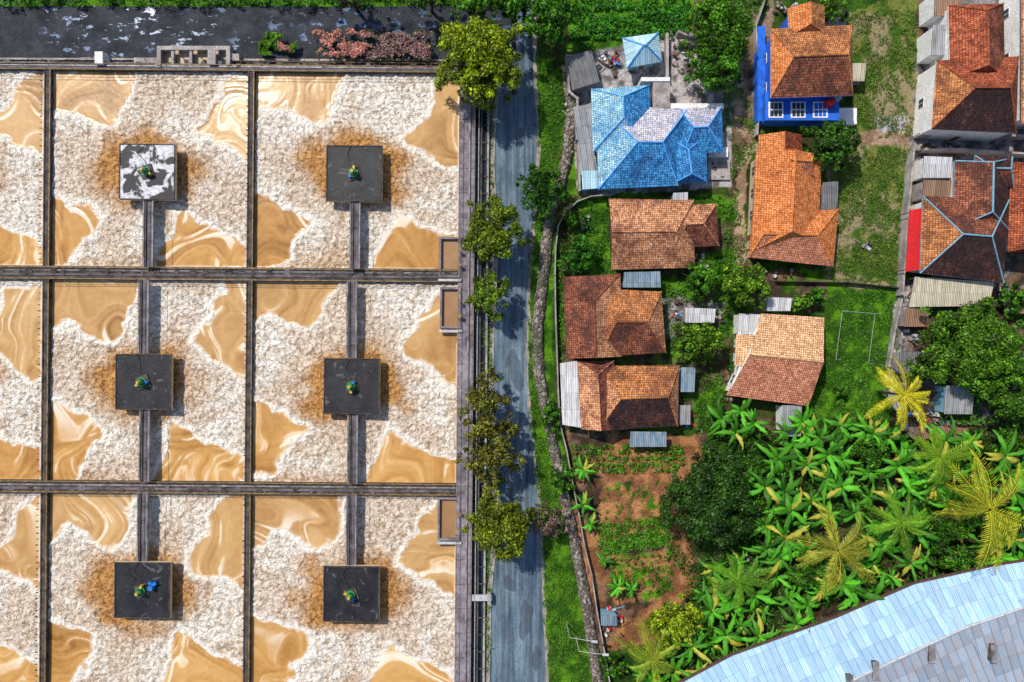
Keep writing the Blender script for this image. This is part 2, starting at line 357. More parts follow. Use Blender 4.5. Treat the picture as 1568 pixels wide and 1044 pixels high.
# ---------------------------------------------------------------- GROUND
xs=np.concatenate([[-1500,-500,-180,-110],np.linspace(-84,84,673),[110,180,500,1500]])
ys=np.concatenate([[-1500,-500,-160,-80],np.linspace(-58,58,465),[80,160,500,1500]])
X,Y=np.meshgrid(xs,ys); PX=X/S+784; PY=522-Y/S
wx=PX+16*(fbm(PX/22,PY/22,1)-.5)+5*(vn(PX/6,PY/6,9)-.5); wy=PY+16*(fbm(PX/22,PY/22,2)-.5)+5*(vn(PX/6,PY/6,8)-.5)
n1=fbm(PX/45,PY/45,3,5); n2=fbm(PX/14,PY/14,4,4); n3=fbm(PX/9,PY/9,14,4)
def mixn(a,b,t): return np.array(a)*(1-t[...,None])+np.array(b)*t[...,None]
def ss(x,a,b): t=np.clip((x-a)/(b-a),0,1); return t*t*(3-2*t)
grassB=mixn((.025,.080,.006),(.09,.23,.010),ss(n2,.35,.65)); grassD=mixn((.015,.042,.006),(.045,.11,.010),ss(n2,.35,.65))
dry=mixn(mixn((.05,.11,.010),(.16,.18,.04),ss(n2,.35,.6)),(.28,.23,.13),ss(n1+.5*(n3-.5),.54,.66))
soil=mixn((.20,.085,.04),(.40,.19,.08),ss(n2,.35,.65)); dsoil=mixn((.05,.033,.022),(.17,.11,.07),ss(n2,.35,.65))
wsoil=mixn(dsoil,grassB,ss(n1,.45,.58)); conc=mixn((.14,.125,.125),(.48,.44,.44),ss(n3,.3,.65)); dirt=mixn((.24,.15,.095),(.44,.31,.21),ss(n2,.3,.7))
C=mixn(grassD,(.06,.05,.02),ss(n1,.5,.7)*.6)
def zone(poly,col,warp=True):
    m=pip(wx if warp else PX,wy if warp else PY,poly); C[m]=col[m]
def pathz(pl,w,col):
    m=segd(wx,wy,pl,False)<w; C[m]=col[m]
zone([(-400,-60),(755,-60),(755,1300),(-400,1300)],conc*.35,False)
zone([(-400,-60),(840,-60),(840,12),(-400,12)],grassB)
zone([(820,80),(880,120),(885,300),(850,345),(845,600),(870,730),(905,900),(935,1100),(835,1100),(828,800),(806,600),(808,400),(822,250)],grassB)
zone([(865,-50),(1065,-50),(1060,50),(1000,70),(870,80)],grassB*1.1)
zone([(1065,-50),(1190,-50),(1165,210),(1120,300),(1060,90)],mixn(wsoil,dirt*.7,ss(n1,.4,.6)))
zone([(868,85),(950,70),(1010,45),(1060,50),(1085,120),(1122,150),(1120,285),(1040,292),(885,300)],conc,False)
zone([(1300,20),(1408,-20),(1402,205),(1310,215)],dry); zone([(1270,215),(1400,222),(1392,445),(1262,440)],dry)
zone([(1340,178),(1392,172),(1385,205),(1345,208)],conc); zone([(1408,-40),(1700,-40),(1700,660),(1365,660),(1392,440)],mixn(dsoil,conc*.6,ss(n1,.45,.6)))
zone([(1258,440),(1385,440),(1360,650),(1235,660)],grassB)
zone([(855,300),(1130,295),(1150,400),(1110,600),(1070,660),(860,660)],wsoil)
zone([(1015,455),(1110,465),(1105,500),(1020,515)],conc*.7); zone([(1105,410),(1260,415),(1265,480),(1110,480)],wsoil)
zone([(868,660),(1085,665),(1075,930),(1000,985),(915,1000),(880,800)],mixn(dsoil,soil,ss(n1,.38,.55)))
zone([(925,745),(1010,738),(1015,805),(915,815)],mixn(soil*1.1,grassB,ss(n3,.55,.65)))
zone([(930,850),(1030,842),(1035,912),(940,925)],mixn(soil,grassB,ss(n3,.5,.6)))
zone([(1030,745),(1055,830),(1075,930),(960,955),(1030,900)],soil)
zone([(1130,640),(1600,650),(1700,900),(1250,960),(1080,1050),(960,1050),(1060,900)],mixn(grassD,dsoil*.7,ss(n1,.45,.6)))
pathz([(1128,105),(1133,200),(1152,215),(1136,260),(1130,400)],7,dirt); pathz([(1305,210),(1400,213)],10,dirt); pathz([(1155,205),(1170,215)],8,dirt)
pathz([(1385,440),(1365,560),(1372,620)],9,conc); 
zone([(1392,200),(1700,205),(1700,232),(1392,226)],conc*.7,False)
Z=.06*(n2-.5)+.05*(n1-.5)-.03; Z=np.where((PX<755),-.06,Z)
ny,nx=X.shape; idx=np.arange(nx*ny).reshape(ny,nx)
F=np.stack([idx[:-1,:-1],idx[:-1,1:],idx[1:,1:],idx[1:,:-1]],-1).reshape(-1,4)
npmesh('ground',[(np.stack([X,Y,Z],-1).reshape(-1,3),F,0,C.reshape(-1,3))],[M['ground']],smooth=True)
# ---------------------------------------------------------------- ROADS
def strip(name,L,Rr,z,mat,parent=None,thick=0.):
    n=len(L); V=[];
    for a,b in zip(L,Rr): V.append(W(a[0],a[1],z)); V.append(W(b[0],b[1],z))
    F=[[2*i,2*i+1,2*i+3,2*i+2] for i in range(n-1)]
    parts=[(V,F,0,None)]
    if thick:
        V2=[(v[0],v[1],z-thick) for v in V]
        parts.append((V+V2,[[2*i,2*i+2,2*n+2*i+2,2*n+2*i] for i in range(n-1)]+[[2*i+1,2*i+3,2*n+2*i+3,2*n+2*i+1] for i in range(n-1)],0,None))
    return npmesh(name,parts,[mat],parent)
yk=[-40,20,100,150,250,320,400,500,600,700,800,900,1000,1110]
lk=[778,778,776,763,756,762,763,757,755,760,765,753,751,748]; rk=[818,818,815,820,823,819,809,806,806,817,827,830,834,838]
yy=np.arange(-40,1110,8.); sm=lambda a:np.convolve(np.pad(a,4,'edge'),np.ones(9)/9,'valid')
RL=sm(np.interp(yy,yk,lk)); RR=sm(np.interp(yy,yk,rk))
strip('road',[(a+R.uniform(-.6,.6),y) for a,y in zip(RL,yy)],[(a+R.uniform(-1.5,1),y) for a,y in zip(RR,yy)],.05,M['road'])
strip('road_verge',[(a-6-3*vn(y/30,0,3),y) for a,y in zip(RL,yy)],[(a+2+6*vn(y/20,0,5),y) for a,y in zip(RR,yy)],.02,M['verge'])
strip('kerb',[(a-2.,y) for a,y in zip(RL,yy) if y>110],[(a-.2,y) for a,y in zip(RL,yy) if y>110],.15,M['conc'],thick=.15)
xx=np.arange(-300,800,10.)
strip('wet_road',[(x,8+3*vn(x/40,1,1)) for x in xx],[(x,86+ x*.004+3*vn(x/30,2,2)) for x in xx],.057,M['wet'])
strip('kerb',[(x,88+x*.004) for x in xx if x<700],[(x,91+x*.004) for x in xx if x<700],.18,M['conc'],thick=.2)
# ---------------------------------------------------------------- TREATMENT PLANT
def T(u,v,h=0): return W(u-(v-413)*.0085, v+(u-382)*.0085, h)
ZW=1.3; ZL=.55
TL=[(-.05,-.03),(.44,-0.03),(.43,.06),(.385,.13),(.38,.21),(.31,.27),(.2,.225),(.10,.165),(.06,.22),(-.05,.33)]
TR=[(.84,.12),(.90,.05),(1.05,.02),(1.05,.50),(.93,.45),(.85,.395),(.71,.345),(.77,.27),(.83,.20)]
BL=[(-.05,.60),(.07,.62),(.16,.66),(.29,.72),(.23,.80),(.17,.88),(.13,.98),(-.05,1.0)]
BR=[(.65,.69),(.73,.76),(.86,.825),(1.02,.87),(1.02,.97),(.9,1.02),(.53,1.02),(.60,.9),(.635,.8)]
parts=[]
cu=[(-246,64),(76,377),(388,701)]; cv=[(109,409),(430,738),(756,1067)]
pc=[[(-94,264),(224,264),(541,264)],[(-97,586),(221,586),(540,590)],[(-99,905),(222,905),(542,908)]]
wp=empty('aeration_basin',T(382,580,0)); ci=0
for r,(v0,v1) in enumerate(cv):
    for q,(u0,u1) in enumerate(cu):
        ci+=1; n=215; a,b=np.meshgrid(np.linspace(0,1,n),np.linspace(0,1,n))
        sd=np.full(a.shape,9.); g=random.Random(ci*7)
        wa=a+.10*(fbm(a*5,b*5,ci)-.5)+.055*(fbm(a*20,b*20,ci)-.5); wb=b+.10*(fbm(a*5,b*5,ci+40)-.5)+.055*(fbm(a*20,b*20,ci+9)-.5)
        for P in (TL,TR,BL,BR):
            ox,oy=g.uniform(-.018,.018),g.uniform(-.018,.018); sc=g.uniform(1.0,1.12)
            cxx=sum(p[0] for p in P)/len(P); cyy=sum(p[1] for p in P)/len(P)
            P=[(cxx+(x-cxx)*sc+ox+g.uniform(-.02,.02),cyy+(y-cyy)*sc+oy+g.uniform(-.02,.02)) for x,y in P]; P=chaikin(P,2)
            d=segd(wa,wb,P); ins=pip(wa,wb,P); sd=np.minimum(sd,np.where(ins,-d,d))
        edge=np.minimum(np.minimum(a,1-a),np.minimum(b,1-b))
        foam=ss(sd,-.006,.006); rim=np.exp(-((sd-.010)/.013)**2)*(sd>-.01)
        q1=fbm(a*2.6,b*2.6,ci+60,2)-.5; q2=fbm(a*2.6,b*2.6,ci+70,2)-.5; p1=a+.9*q1; p2=b+.9*q2
        r1=fbm(p1*4,p2*4,ci+61,2)-.5; r2=fbm(p1*4,p2*4,ci+71,2)-.5; s1=p1+.35*r1; s2=p2+.35*r2
        big=fbm(s1*4,s2*4,ci+20,3); st1=fbm(s1*30,s2*5,ci+21,3); st2=fbm(s1*4,s2*26,ci+22,3)
        t_=ss(big,.42,.58); stk=st1*t_+st2*(1-t_)
        fine=fbm(a*70,b*70,ci+23,2)
        flow=np.clip(.54+(big-.5)*.8+(stk-.5)*1.0+(fine-.5)*.22,0,1)
        frag=ss(stk,.64,.72)*(sd<0)*ss(-sd,.16,.0); rim=np.maximum(rim,frag*.75)
        rim=np.maximum(rim,ss(edge,.018,.006)*(vn(a*20,b*20,ci+7)>.3)*.65)
        cx=(pc[r][q][0]-u0)/(u1-u0); cy=(pc[r][q][1]-v0)/(v1-v0)
        dx_,dy_=a-cx,(b-cy)*1.05; dd=np.hypot(dx_,dy_); ang=np.arctan2(dy_,dx_)
        dist_=dd-.05*np.cos(2*ang)-.03*(dy_<0)*np.abs(np.sin(ang))
        tan=ss(dist_+.22*(fbm(a*10,b*10,ci+5,5)-.5),.33,.14)*.98
        rad=fbm(np.cos(ang)*3.5+4,np.sin(ang)*3.5+dd*2,ci+33,4); tan=np.maximum(tan,.45*ss(rad,.48,.68)*ss(dd,.6,.2)); tan=np.maximum(tan,.34*ss(fbm(a*5+q1*2,b*5+q2*2,ci+35,5),.47,.62))
        tan=np.maximum(tan,.7*ss(b+.3*(fbm(a*5,b*5,ci+2)-.5),.84,1.04)*(1-rim)); tan=np.maximum(tan,.35*ss(edge,.04,.01)); tan=np.maximum(tan,(sd<0)*(.25+.7*ss(b,.35,.85)))
        bil=fbm(a*38,b*38,ci,3); z=ZL+foam*(.05+.40*np.abs(bil-.5)*2)+foam*.25*ss(dd,.35,.14)*fbm(a*25,b*25,ci+1)+(1-foam)*.06*flow+rim*.05
        k=(H-ZL)/H; U=u0-3+(u1-u0+6)*a; Vv=v0-3+(v1-v0+6)*b; pxx=U-(Vv-413)*.0085; pyy=Vv+(U-382)*.0085
        vv=np.stack([(pxx-784)*S*k,(522-pyy)*S*k,z],-1).reshape(-1,3); ii=np.arange(n*n).reshape(n,n)
        ff=np.stack([ii[:-1,:-1],ii[1:,:-1],ii[1:,1:],ii[:-1,1:]],-1).reshape(-1,4)
        parts.append((vv,ff,0,np.stack([foam,tan,rim,flow],-1).reshape(-1,4)))
npmesh('water_surface',parts,[M['foam']],wp,smooth=True)
mb=MB(); ML=MB()
def wallr(u0,v0,u1,v1,z0,z1,m):
    mb.prism([T(u0,v0,z1)[:2],T(u1,v0,z1)[:2],T(u1,v1,z1)[:2],T(u0,v1,z1)[:2]],z0,z1,m)
hb=[(98,109),(409,430),(738,757),(1067,1086)]
for u0,u1 in ((-258,-246),(65,75),(377,387)):
    for i in range(3):
        wallr(u0,hb[i][1],u1,hb[i+1][0],-.1,ZW,M['concd'])
        um=(u0+u1)/2; ML.beam(T(u0+1.2,hb[i][1],ZW+.1),T(u0+1.2,hb[i+1][0],ZW+.1),.13,.09,M['concd']); ML.beam(T(u1-1,hb[i][1],ZW+.06),T(u1-1,hb[i+1][0],ZW+.06),.14,.05,M['rail'])
        for v in np.arange(hb[i][1]+4,hb[i+1][0],9): ML.box((*T(um+R.uniform(-.5,.5),v)[:2],ZW+.1),(.3,.14,.2),M['pipe'] if R.random()<.6 else M['concd'])
for k,(v0,v1) in enumerate(hb):
    wallr(-258,v0,701,v1,-.1,ZW,M['concd'])
    for off,m,w in ((2,M['rail'],.18),((v1-v0)*.33,M['pipe'],.22),((v1-v0)*.62,M['bdeck'],.3),((v1-v0)-1.5,M['rail'],.18)):
        ML.beam(T(-258,v0+off,ZW+.12),T(700,v0+off,ZW+.12),w,.1,m)
    for u in np.arange(-250,700,26):
        ML.box((*T(u+R.uniform(-9,9),(v0+v1)/2+R.uniform(-2,2))[:2],ZW+.12),(R.uniform(.3,1.1),(v1-v0)*S*R.uniform(.2,.5),.07),R.choice([M['bdeck'],M['concd'],M['concd']]))
    for u in np.arange(-250,700,20):
        for v in (v0+1,v1-1):
            p=T(u,v,ZW); ML.cyl(p,(p[0],p[1],ZW+1.),.035,M['rail'],n=5)
    for v in (v0+1,v1-1): ML.cyl(T(-256,v,ZW+1.),T(700,v,ZW+1.),.04,M['rail'],n=5); ML.cyl(T(-256,v,ZW+.55),T(700,v,ZW+.55),.03,M['rail'],n=5)
wallr(701,96,726,1110,-.1,ZW,M['concp'])
for v in np.arange(110,1110,37): ML.box((*T(713.5,v)[:2],ZW+.005),(2.4,.06,.03),M['concd'])
for u in (702.5,724.5):
    ML.cyl(T(u,100,ZW+1.),T(u,1105,ZW+1.),.04,M['rail'],n=5)
    for v in np.arange(104,1100,20): p=T(u,v,ZW); ML.cyl(p,(p[0],p[1],ZW+1.),.035,M['rail'],n=5)
ML.cyl(T(718,110,ZW+.15),T(718,1100,ZW+.15),.13,M['pipe'],n=8)
mb.build('basin_walls',wp); ML.build('railings_and_pipes',wp)
def sluice(u0,v0,u1,v1):
    e=empty('sluice_chamber',T((u0+u1)/2,(v0+v1)/2,1)); a=MB()
    z=ZW+.25
    P=lambda q,w,h=z:T(q,w,h)[:2]
    t=3.2
    for (a0,b0,a1,b1) in ((u0,v0,u1,v0+t),(u0,v1-t,u1,v1),(u0,v0+t,u0+t,v1-t),(u1-t,v0+t,u1,v1-t)):
        a.prism([P(a0,b0),P(a1,b0),P(a1,b1),P(a0,b1)],0,z,M['concp'])
    a.prism([P(u0+t,v0+t,.9),P(u1-t,v0+t,.9),P(u1-t,v1-t,.9),P(u0+t,v1-t,.9)],0.2,.95,M['brownw'])
    for v in (v0+.35*(v1-v0),v0+.7*(v1-v0)):
        p=T(u1-1,v,z); a.cyl(p,(p[0],p[1],z+.9),.06,M['steel']); a.cyl((p[0],p[1],z+.85),(p[0],p[1],z+.92),.3,M['rail'],n=12)
    a.beam(T(u0-1,v1+4,z+.1),T(u1+2,v1+4,z+.1),.35,.3,M['steel'])
    a.build('chamber',e)
sluice(672,360,705,422); sluice(674,437,706,500); sluice(673,759,708,825)
def platform(u,v,sz,white,idx):
    zt=2.7; e=empty('aerator_platform',T(u,v,zt)); a=MB(); s=sz/2
    q=[T(u-s,v-s,zt)[:2],T(u+s,v-s,zt)[:2],T(u+s,v+s,zt)[:2],T(u-s,v+s,zt)[:2]]
    a.prism(q,zt-.55,zt,M['cream'],M['deckw'] if white else M['deck'])
    for i in range(4):
        p0=Vector((*q[i],zt+.1)); p1=Vector((*q[(i+1)%4],zt+.1)); c=Vector((*T(u,v,zt)[:2],zt+.1)); 
        a.beam(p0+(c-p0)*.025,p1+(c-p1)*.025,.12,.12,M['concd'])
    for du in (-s*.8,s*.8):
        for dv in (-s*.8,s*.8):
            p=T(u+du,v+dv,zt); a.cyl((p[0],p[1],-.1),(p[0],p[1],zt-.5),.3,M['concd'],n=10)
    a.build('deck',e)
    b=MB(); x,y,_=T(u,v,zt); g=random.Random(idx); rt=g.uniform(0,6)
    b.box((x,y,zt+.1),(1.9,1.9,.2),M['concd'],.3); b.cyl((x,y,zt+.2),(x,y,zt+.6),.7,M['green'],n=16); b.cyl((x,y,zt+.6),(x,y,zt+1.3),.45,M['green'],r1=.38,n=14); b.cyl((x,y,zt+1.3),(x,y,zt+1.75),.25,M['yellow'],r1=.22,n=12)
    b.box((x+.75*math.cos(rt),y+.75*math.sin(rt),zt+.45),(.5,.35,.7),M['yellow'],rt); b.box((x+.7*math.cos(rt+2.5),y+.7*math.sin(rt+2.5),zt+.4),(.45,.35,.6),M['bluep'],.9)
    for k in range(8): t=k*math.pi/4; b.box((x+math.cos(t)*.48,y+math.sin(t)*.48,zt+.95),(.08,.1,.6),M['green'],t)
    pts_=[(x,y+.4),(x-.6+g.uniform(-.4,.4),y+1.6),(x+g.uniform(-1.6,-.2),y+2.8),(x-g.uniform(0,.8),y+s*S*.95)]
    for A_,B_ in zip(pts_[:-1],pts_[1:]): b.cyl((*A_,zt+.12),(*B_,zt+.12),.045,M['concd'],n=5)
    b.build('gearbox_motor',e)
    if idx==8:
        c=MB(); c.cyl((x+1.6,y+.6,zt+.1),(x+1.6,y+.6,zt+.9),.4,M['bluep'],n=12); c.box((x+2.,y+1.1,zt+.4),(.8,.45,.6),M['bluep'],.5); c.box((x+1.4,y+1.2,zt+.35),(.4,.6,.5),M['bluep'],1.1); c.build('motor_cover',e)
def bridge(u,v0,v1):
    e=empty('access_footbridge',T(u,(v0+v1)/2,2.4)); a=MB(); z=2.35
    a.beam(T(u,v0,z),T(u,v1,z),1.3,.25,M['bdeck'])
    for o in (-7,7): a.beam(T(u+o,v0,z+.12),T(u+o,v1,z+.12),.2,.45,M['pipe'])
    a.cyl(T(u-3,v0,z+.1),T(u-3,v1,z+.1),.1,M['concd']); 
    n=max(2,int(abs(v1-v0)/18))
    for o in (-7.8,7.8):
        a.cyl(T(u+o,v0,z+1.05),T(u+o,v1,z+1.05),.035,M['pipe'],n=5)
        for i in range(n+1):
            p=T(u+o,v0+(v1-v0)*i/n,z); a.cyl(p,(p[0],p[1],z+1.05),.035,M['pipe'],n=5)
    for i in range(1,n):
        p=T(u,v0+(v1-v0)*i/n,z); a.box((p[0],p[1],z+.008),(1.25,.07,.03),M['concd'])
    a.build('bridge_deck',e)
k=0
for r in range(3):
    for q in range(3):
        u,v=pc[r][q]; k+=1; sz=86
        platform(u,v,sz,(k in (2,)),k)
        if r in (0,1): bridge(u+2,v+sz/2+.5,hb[r+1][0]+1)
        if r in (1,2): bridge(u+(-1),hb[r][1]-1,v-sz/2-.5)
e=empty('inlet_structure',W(305,88,1)); a=MB()
for x0,y0,x1,y1,z in ((240,70,352,76,1.6),(240,76,246,103,1.6),(346,76,352,100,1.6),(352,82,366,92,1.2),(205,88,240,100,1.),(262,76,266,98,1.4),(290,76,294,98,1.4),(318,76,330,98,1.9)):
    a.prism([W(x0,y0,z)[:2],W(x1,y0,z)[:2],W(x1,y1,z)[:2],W(x0,y1,z)[:2]],0,z,M['conc'])
a.prism([W(246,76,.4)[:2],W(346,76,.4)[:2],W(346,99,.4)[:2],W(246,99,.4)[:2]],0,.4,M['cream'])
for x in (278,306,338): p=W(x,86,.4); a.cyl(p,(p[0],p[1],1.9),.07,M['steel']); a.cyl((p[0],p[1],1.8),(p[0],p[1],1.88),.35,M['rail'],n=12)
a.build('inlet_walls',e)
e=empty('boundary_fence',W(300,96,1)); a=MB()
a.cyl(W(-200,94,1.6),W(235,96,1.6),.07,M['pipe']); a.cyl(W(355,93,1.4),W(690,97,1.4),.06,M['rail']); a.cyl(W(-200,98,1.),W(700,101,1.),.09,M['pipe'])
for x in range(-190,690,22): p=W(x,96,0); a.cyl(p,(p[0],p[1],1.5),.05,M['pipe'],n=5)
a.box(W(157,92,1.),(1.2,1.8,2.),M['white']); a.cyl(W(80,92,1.8),W(140,88,2.4),.09,M['conc'])
a.build('fence_rails',e)
e=empty('drainage_channel',W(740,600,0)); a=MB()
l=lambda yy:729.-(yy-150)*.0085
for y in range(130,1100,20):
    a.face([W(l(y),y,.02),W(l(y)+17,y,.02),W(l(y+20)+17,y+20,.02),W(l(y+20),y+20,.02)],M['chan'],(0,0,1))
a.beam(W(l(130)+9,130,.75),W(l(1110)+9,1110,.75),.22,.8,M['concd']); a.beam(W(l(130)+19,130,.5),W(l(1110)+19,1110,.5),.3,.6,M['conc'])
for y in range(140,1110,26): a.beam(W(l(y),y,.62),W(l(y)+19,y,.62),.14,.12,M['concd'])
a.cyl(W(l(130)+5,130,.9),W(l(1110)+5,1110,.9),.07,M['steel'],n=6)
a.box(W(738,915,1.1),(3.0,.9,.35),M['steel']); a.box(W(749,915,1.1),(.5,1.5,.8),M['conc'])
a.build('channel_walls',e)
# ---------------------------------------------------------------- STONE WALLS & BOUNDARIES
def wallline(name,pts,w,h,m):
    a=MB(); 
    for (x0,y0),(x1,y1) in zip(pts[:-1],pts[1:]): a.beam(W(x0,y0,h),W(x1,y1,h),w,h+.15,m); 
    for (x,y) in pts: a.box((*W(x,y,h)[:2],h/2+.02),(w*1.25,w*1.25,h+.08),m)
    return a.build(name)
emb=[(868,100),(876,170),(868,240),(856,290),(842,330),(832,420),(823,500),(825,570),(840,650),(856,720),(874,800),(890,880),(904,960),(918,1060)]
ed=[];
for i in range(len(emb)-1):
    for t in np.linspace(0,1,14,endpoint=False): ed.append((emb[i][0]*(1-t)+emb[i+1][0]*t,emb[i][1]*(1-t)+emb[i+1][1]*t))
V=[]
for (x,y) in ed:
    for j,o in enumerate(np.linspace(-9,9,9)):
        hh=.0+.9*max(0,math.sin(math.pi*(j+.4)/9))**.7+R.uniform(-.2,.2); V.append(W(x+o+R.uniform(-1,1),y,max(.0,hh) if 0<j<8 else -.05))
n=len(ed); F=[[i*9+j,(i+1)*9+j,(i+1)*9+j+1,i*9+j+1] for i in range(n-1) for j in range(8)]
npmesh('stone_retaining_wall',[(np.array(V),F,0,None)],[M['stone']])
wallline('boundary_wall',[(937,297),(905,300),(884,308),(866,325),(855,345),(851,380),(850,420)],.15,1.4,M['conc'])
wallline('boundary_wall',[(850,424),(851,480),(853,540),(855,600),(858,650),(868,690),(877,740),(887,790),(896,840),(906,880),(915,940),(926,1000),(940,1080)],.16,1.3,M['conc'])
wallline('boundary_wall',[(868,85),(872,140),(884,150),(888,290)],.3,1.8,M['conc'])
wallline('boundary_wall',[(1410,222),(1400,230),(1391,330),(1383,450)],.25,1.8,M['conc']); wallline('boundary_wall',[(1383,452),(1372,500),(1362,560)],.3,1.,M['conc'])
wallline('boundary_wall',[(1040,48),(1070,60),(1078,120)],.3,1.6,M['conc']); wallline('boundary_wall',[(1410,205),(1620,208)],.3,1.8,M['conc'])
wallline('boundary_wall',[(1418,228),(1470,228),(1620,238)],.3,1.8,M['conc'])
wallline('garden_fence',[(1190,430),(1300,432),(1378,440)],.12,1.,M['concd'])
wallline('garden_fence',[(1160,205),(1165,150),(1158,40),(1175,-10)],.15,1.5,M['conc'])
# ---------------------------------------------------------------- HOUSES
TI={}  # lighter and darker tiles also paint sunlit and shaded slopes
TI['blue']=tile('blue_roof_tile',(.03,.22,.56),(.10,.42,.80),(.02,.07,.22),.5)
TI['bluel']=tile('pale_blue_roof_tile',(.28,.56,.74),(.50,.74,.86),(.06,.28,.55),.5)
TI['pink']=tile('pink_white_roof_tile',(.68,.60,.66),(.82,.78,.82),(.25,.30,.48),.55)
TI['or']=tile('orange_roof_tile',(.52,.19,.065),(.74,.32,.12),(.14,.05,.03),.6)
TI['orb']=tile('bright_orange_roof_tile',(.72,.21,.055),(.84,.31,.11),(.36,.10,.04),.3)
TI['sal']=tile('salmon_roof_tile',(.62,.22,.12),(.78,.34,.20),(.32,.12,.07),.4)
TI['pal']=tile('pale_orange_roof_tile',(.80,.42,.20),(.92,.58,.33),(.5,.22,.1),.2)
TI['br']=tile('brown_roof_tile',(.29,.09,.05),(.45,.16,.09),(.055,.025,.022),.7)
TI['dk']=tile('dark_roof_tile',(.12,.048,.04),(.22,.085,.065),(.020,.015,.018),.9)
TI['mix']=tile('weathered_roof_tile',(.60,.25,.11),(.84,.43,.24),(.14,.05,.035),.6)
TI['red']=tile('red_roof_tile',(.42,.09,.04),(.58,.17,.08),(.1,.03,.02),.6)
SH={}
SH['w']=sheet('white_sheet',(.66,.66,.68),(.35,.30,.27),.9,2.5); SH['g']=sheet('grey_sheet',(.33,.34,.36),(.16,.13,.12),.9,2.5)
SH['b']=sheet('blue_grey_sheet',(.10,.23,.36),(.34,.38,.40),.9,2.2,.9); SH['c']=sheet('cream_sheet',(.58,.53,.40),(.30,.24,.15),.6,3); SH['pb']=sheet('pale_blue_sheet',(.42,.68,.80),(.66,.76,.82),.9,2)
SH['dg']=sheet('slate_sheet',(.15,.155,.165),(.24,.22,.2),.7,1.2); SH['rust']=sheet('rusty_sheet',(.30,.17,.10),(.16,.12,.11),.8,2.5)
def house(name,wings,wall=M['white'],cap=None,trim=None,ws=3.2,ov=.9):
    cx=sum(c[0] for w in wings for c in w['c'])/(4*len(wings)); cy=sum(c[1] for w in wings for c in w['c'])/(4*len(wings))
    e=empty(name,W(cx,cy,0)); rf=MB(); wl=MB(); wi=MB()
    for w in wings:
        he,hr=w['h']; c=w['c']; c=[c[3],c[0],c[1],c[2]] if w['ax']=='v' else c
        A,B,Cc,D=[Vector(W(*p,he)) for p in c]; m1,m2=w['m'][0],w['m'][1]; m3=w['m'][2] if len(w['m'])>2 else m1; m4=w['m'][3] if len(w['m'])>3 else m3  # per-slope tiles bake sun and shade into the colour, besides weathering
        e0,e1=w['e']; d=((B+Cc)-(A+D)).normalized(); P=(A+D)/2; Q=(B+Cc)/2; P=P+d*e0; Q=Q-d*e1; dz=Vector((0,0,hr-he)); P=P+dz;Q=Q+dz
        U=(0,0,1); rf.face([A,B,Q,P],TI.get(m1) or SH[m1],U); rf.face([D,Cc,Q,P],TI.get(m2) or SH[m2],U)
        if e0>.05: rf.face([A,D,P],TI.get(m3) or SH[m3],U)
        else: wl.face([A+d*.35,D+d*.35,P+d*.35-Vector((0,0,.1))],wall,-d)
        if e1>.05: rf.face([B,Cc,Q],TI.get(m4) or SH[m4],U)
        else: wl.face([B-d*.35,Cc-d*.35,Q-d*.35-Vector((0,0,.1))],wall,d)
        th=Vector((0,0,.2)); cen=(A+B+Cc+D)/4
        fm=trim or M['soff']
        for a_,b_ in ((A,B),(B,Cc),(Cc,D),(D,A)):
            out=((a_+b_)/2-cen); out.z=0; rf.face([a_,b_,b_-th,a_-th],fm,out)
        rf.face([A-th,B-th,Cc-th,D-th],fm,(0,0,-1))
        cm=cap or TI.get(m1) or SH[m1]
        up=Vector((0,0,.03)); rf.cyl(P+up,Q+up,.13,cm,n=6)
        for z_,p_,ee in ((A,P,e0),(D,P,e0),(B,Q,e1),(Cc,Q,e1)):
            if ee>.05: rf.cyl(z_+up,p_+up,.10,cm,n=6)
        ins=[]
        for p in (A,B,Cc,D):
            v=cen-p; v.z=0; L=v.length; q=p+v/L*min(ov,L*.3); ins.append(q)
        wl.prism([(q.x,q.y) for q in ins],-.1,he-.2,wall)
        for i in range(4):
            a_,b_=ins[i],ins[(i+1)%4]; L=(b_-a_).length; nW=int(L//ws); t=(b_-a_).normalized(); nr=Vector((t.y,-t.x,0)); 
            if nr.dot(a_-cen)<0: nr=-nr
            rot=math.atan2(t.y,t.x)
            for k in range(nW):
                p=a_+t*(L*(k+.5)/nW)+nr*.02
                levels=[1.6]+([4.6] if he>5.4 else [])
                for li,zc in enumerate(levels):
                    if li==0 and k==0 and i%2==0:
                        wi.box((p.x,p.y,1.05),(1.1,.1,2.1),M['white'],rot); q=p+nr*.04; wi.box((q.x,q.y,1.0),(.9,.08,1.95),M['wood'],rot)
                    else:
                        wi.box((p.x,p.y,zc),(1.5,.1,1.3),M['white'],rot); q=p+nr*.04
                        for o in (-.36,.36): z=q+t*o; wi.box((z.x,z.y,zc),(.6,.08,1.1),M['glass'],rot)
    rf.build('roof',e); wl.build('walls',e)
    if wi.v: wi.build('windows_and_doors',e)
    return e
def wg(c,ax,e,h,m): return dict(c=c,ax=ax,e=e,h=h,m=m)
house('blue_roof_house',[
 wg([(912,158),(1052,168),(1038,284),(916,290)],'h',(5.6,3.5),(3.4,6.0),('pink','blue','bluel','blue')),
 wg([(905,136),(995,130),(998,225),(908,232)],'v',(4.,2.2),(3.4,5.6),('bluel','blue','bluel','bluel')),
 wg([(1040,166),(1105,163),(1108,232),(1045,236)],'h',(1.5,2.6),(3.3,4.9),('pink','blue','blue','blue')),
 wg([(1012,205),(1082,208),(1083,278),(1030,281)],'v',(1.,2.6),(3.2,4.7),('blue','blue','blue','blue')),
],M['tealw'],cap=M['bluet'],trim=M['tealw'])
e=empty('concrete_terrace',W(1060,145)); a=MB()
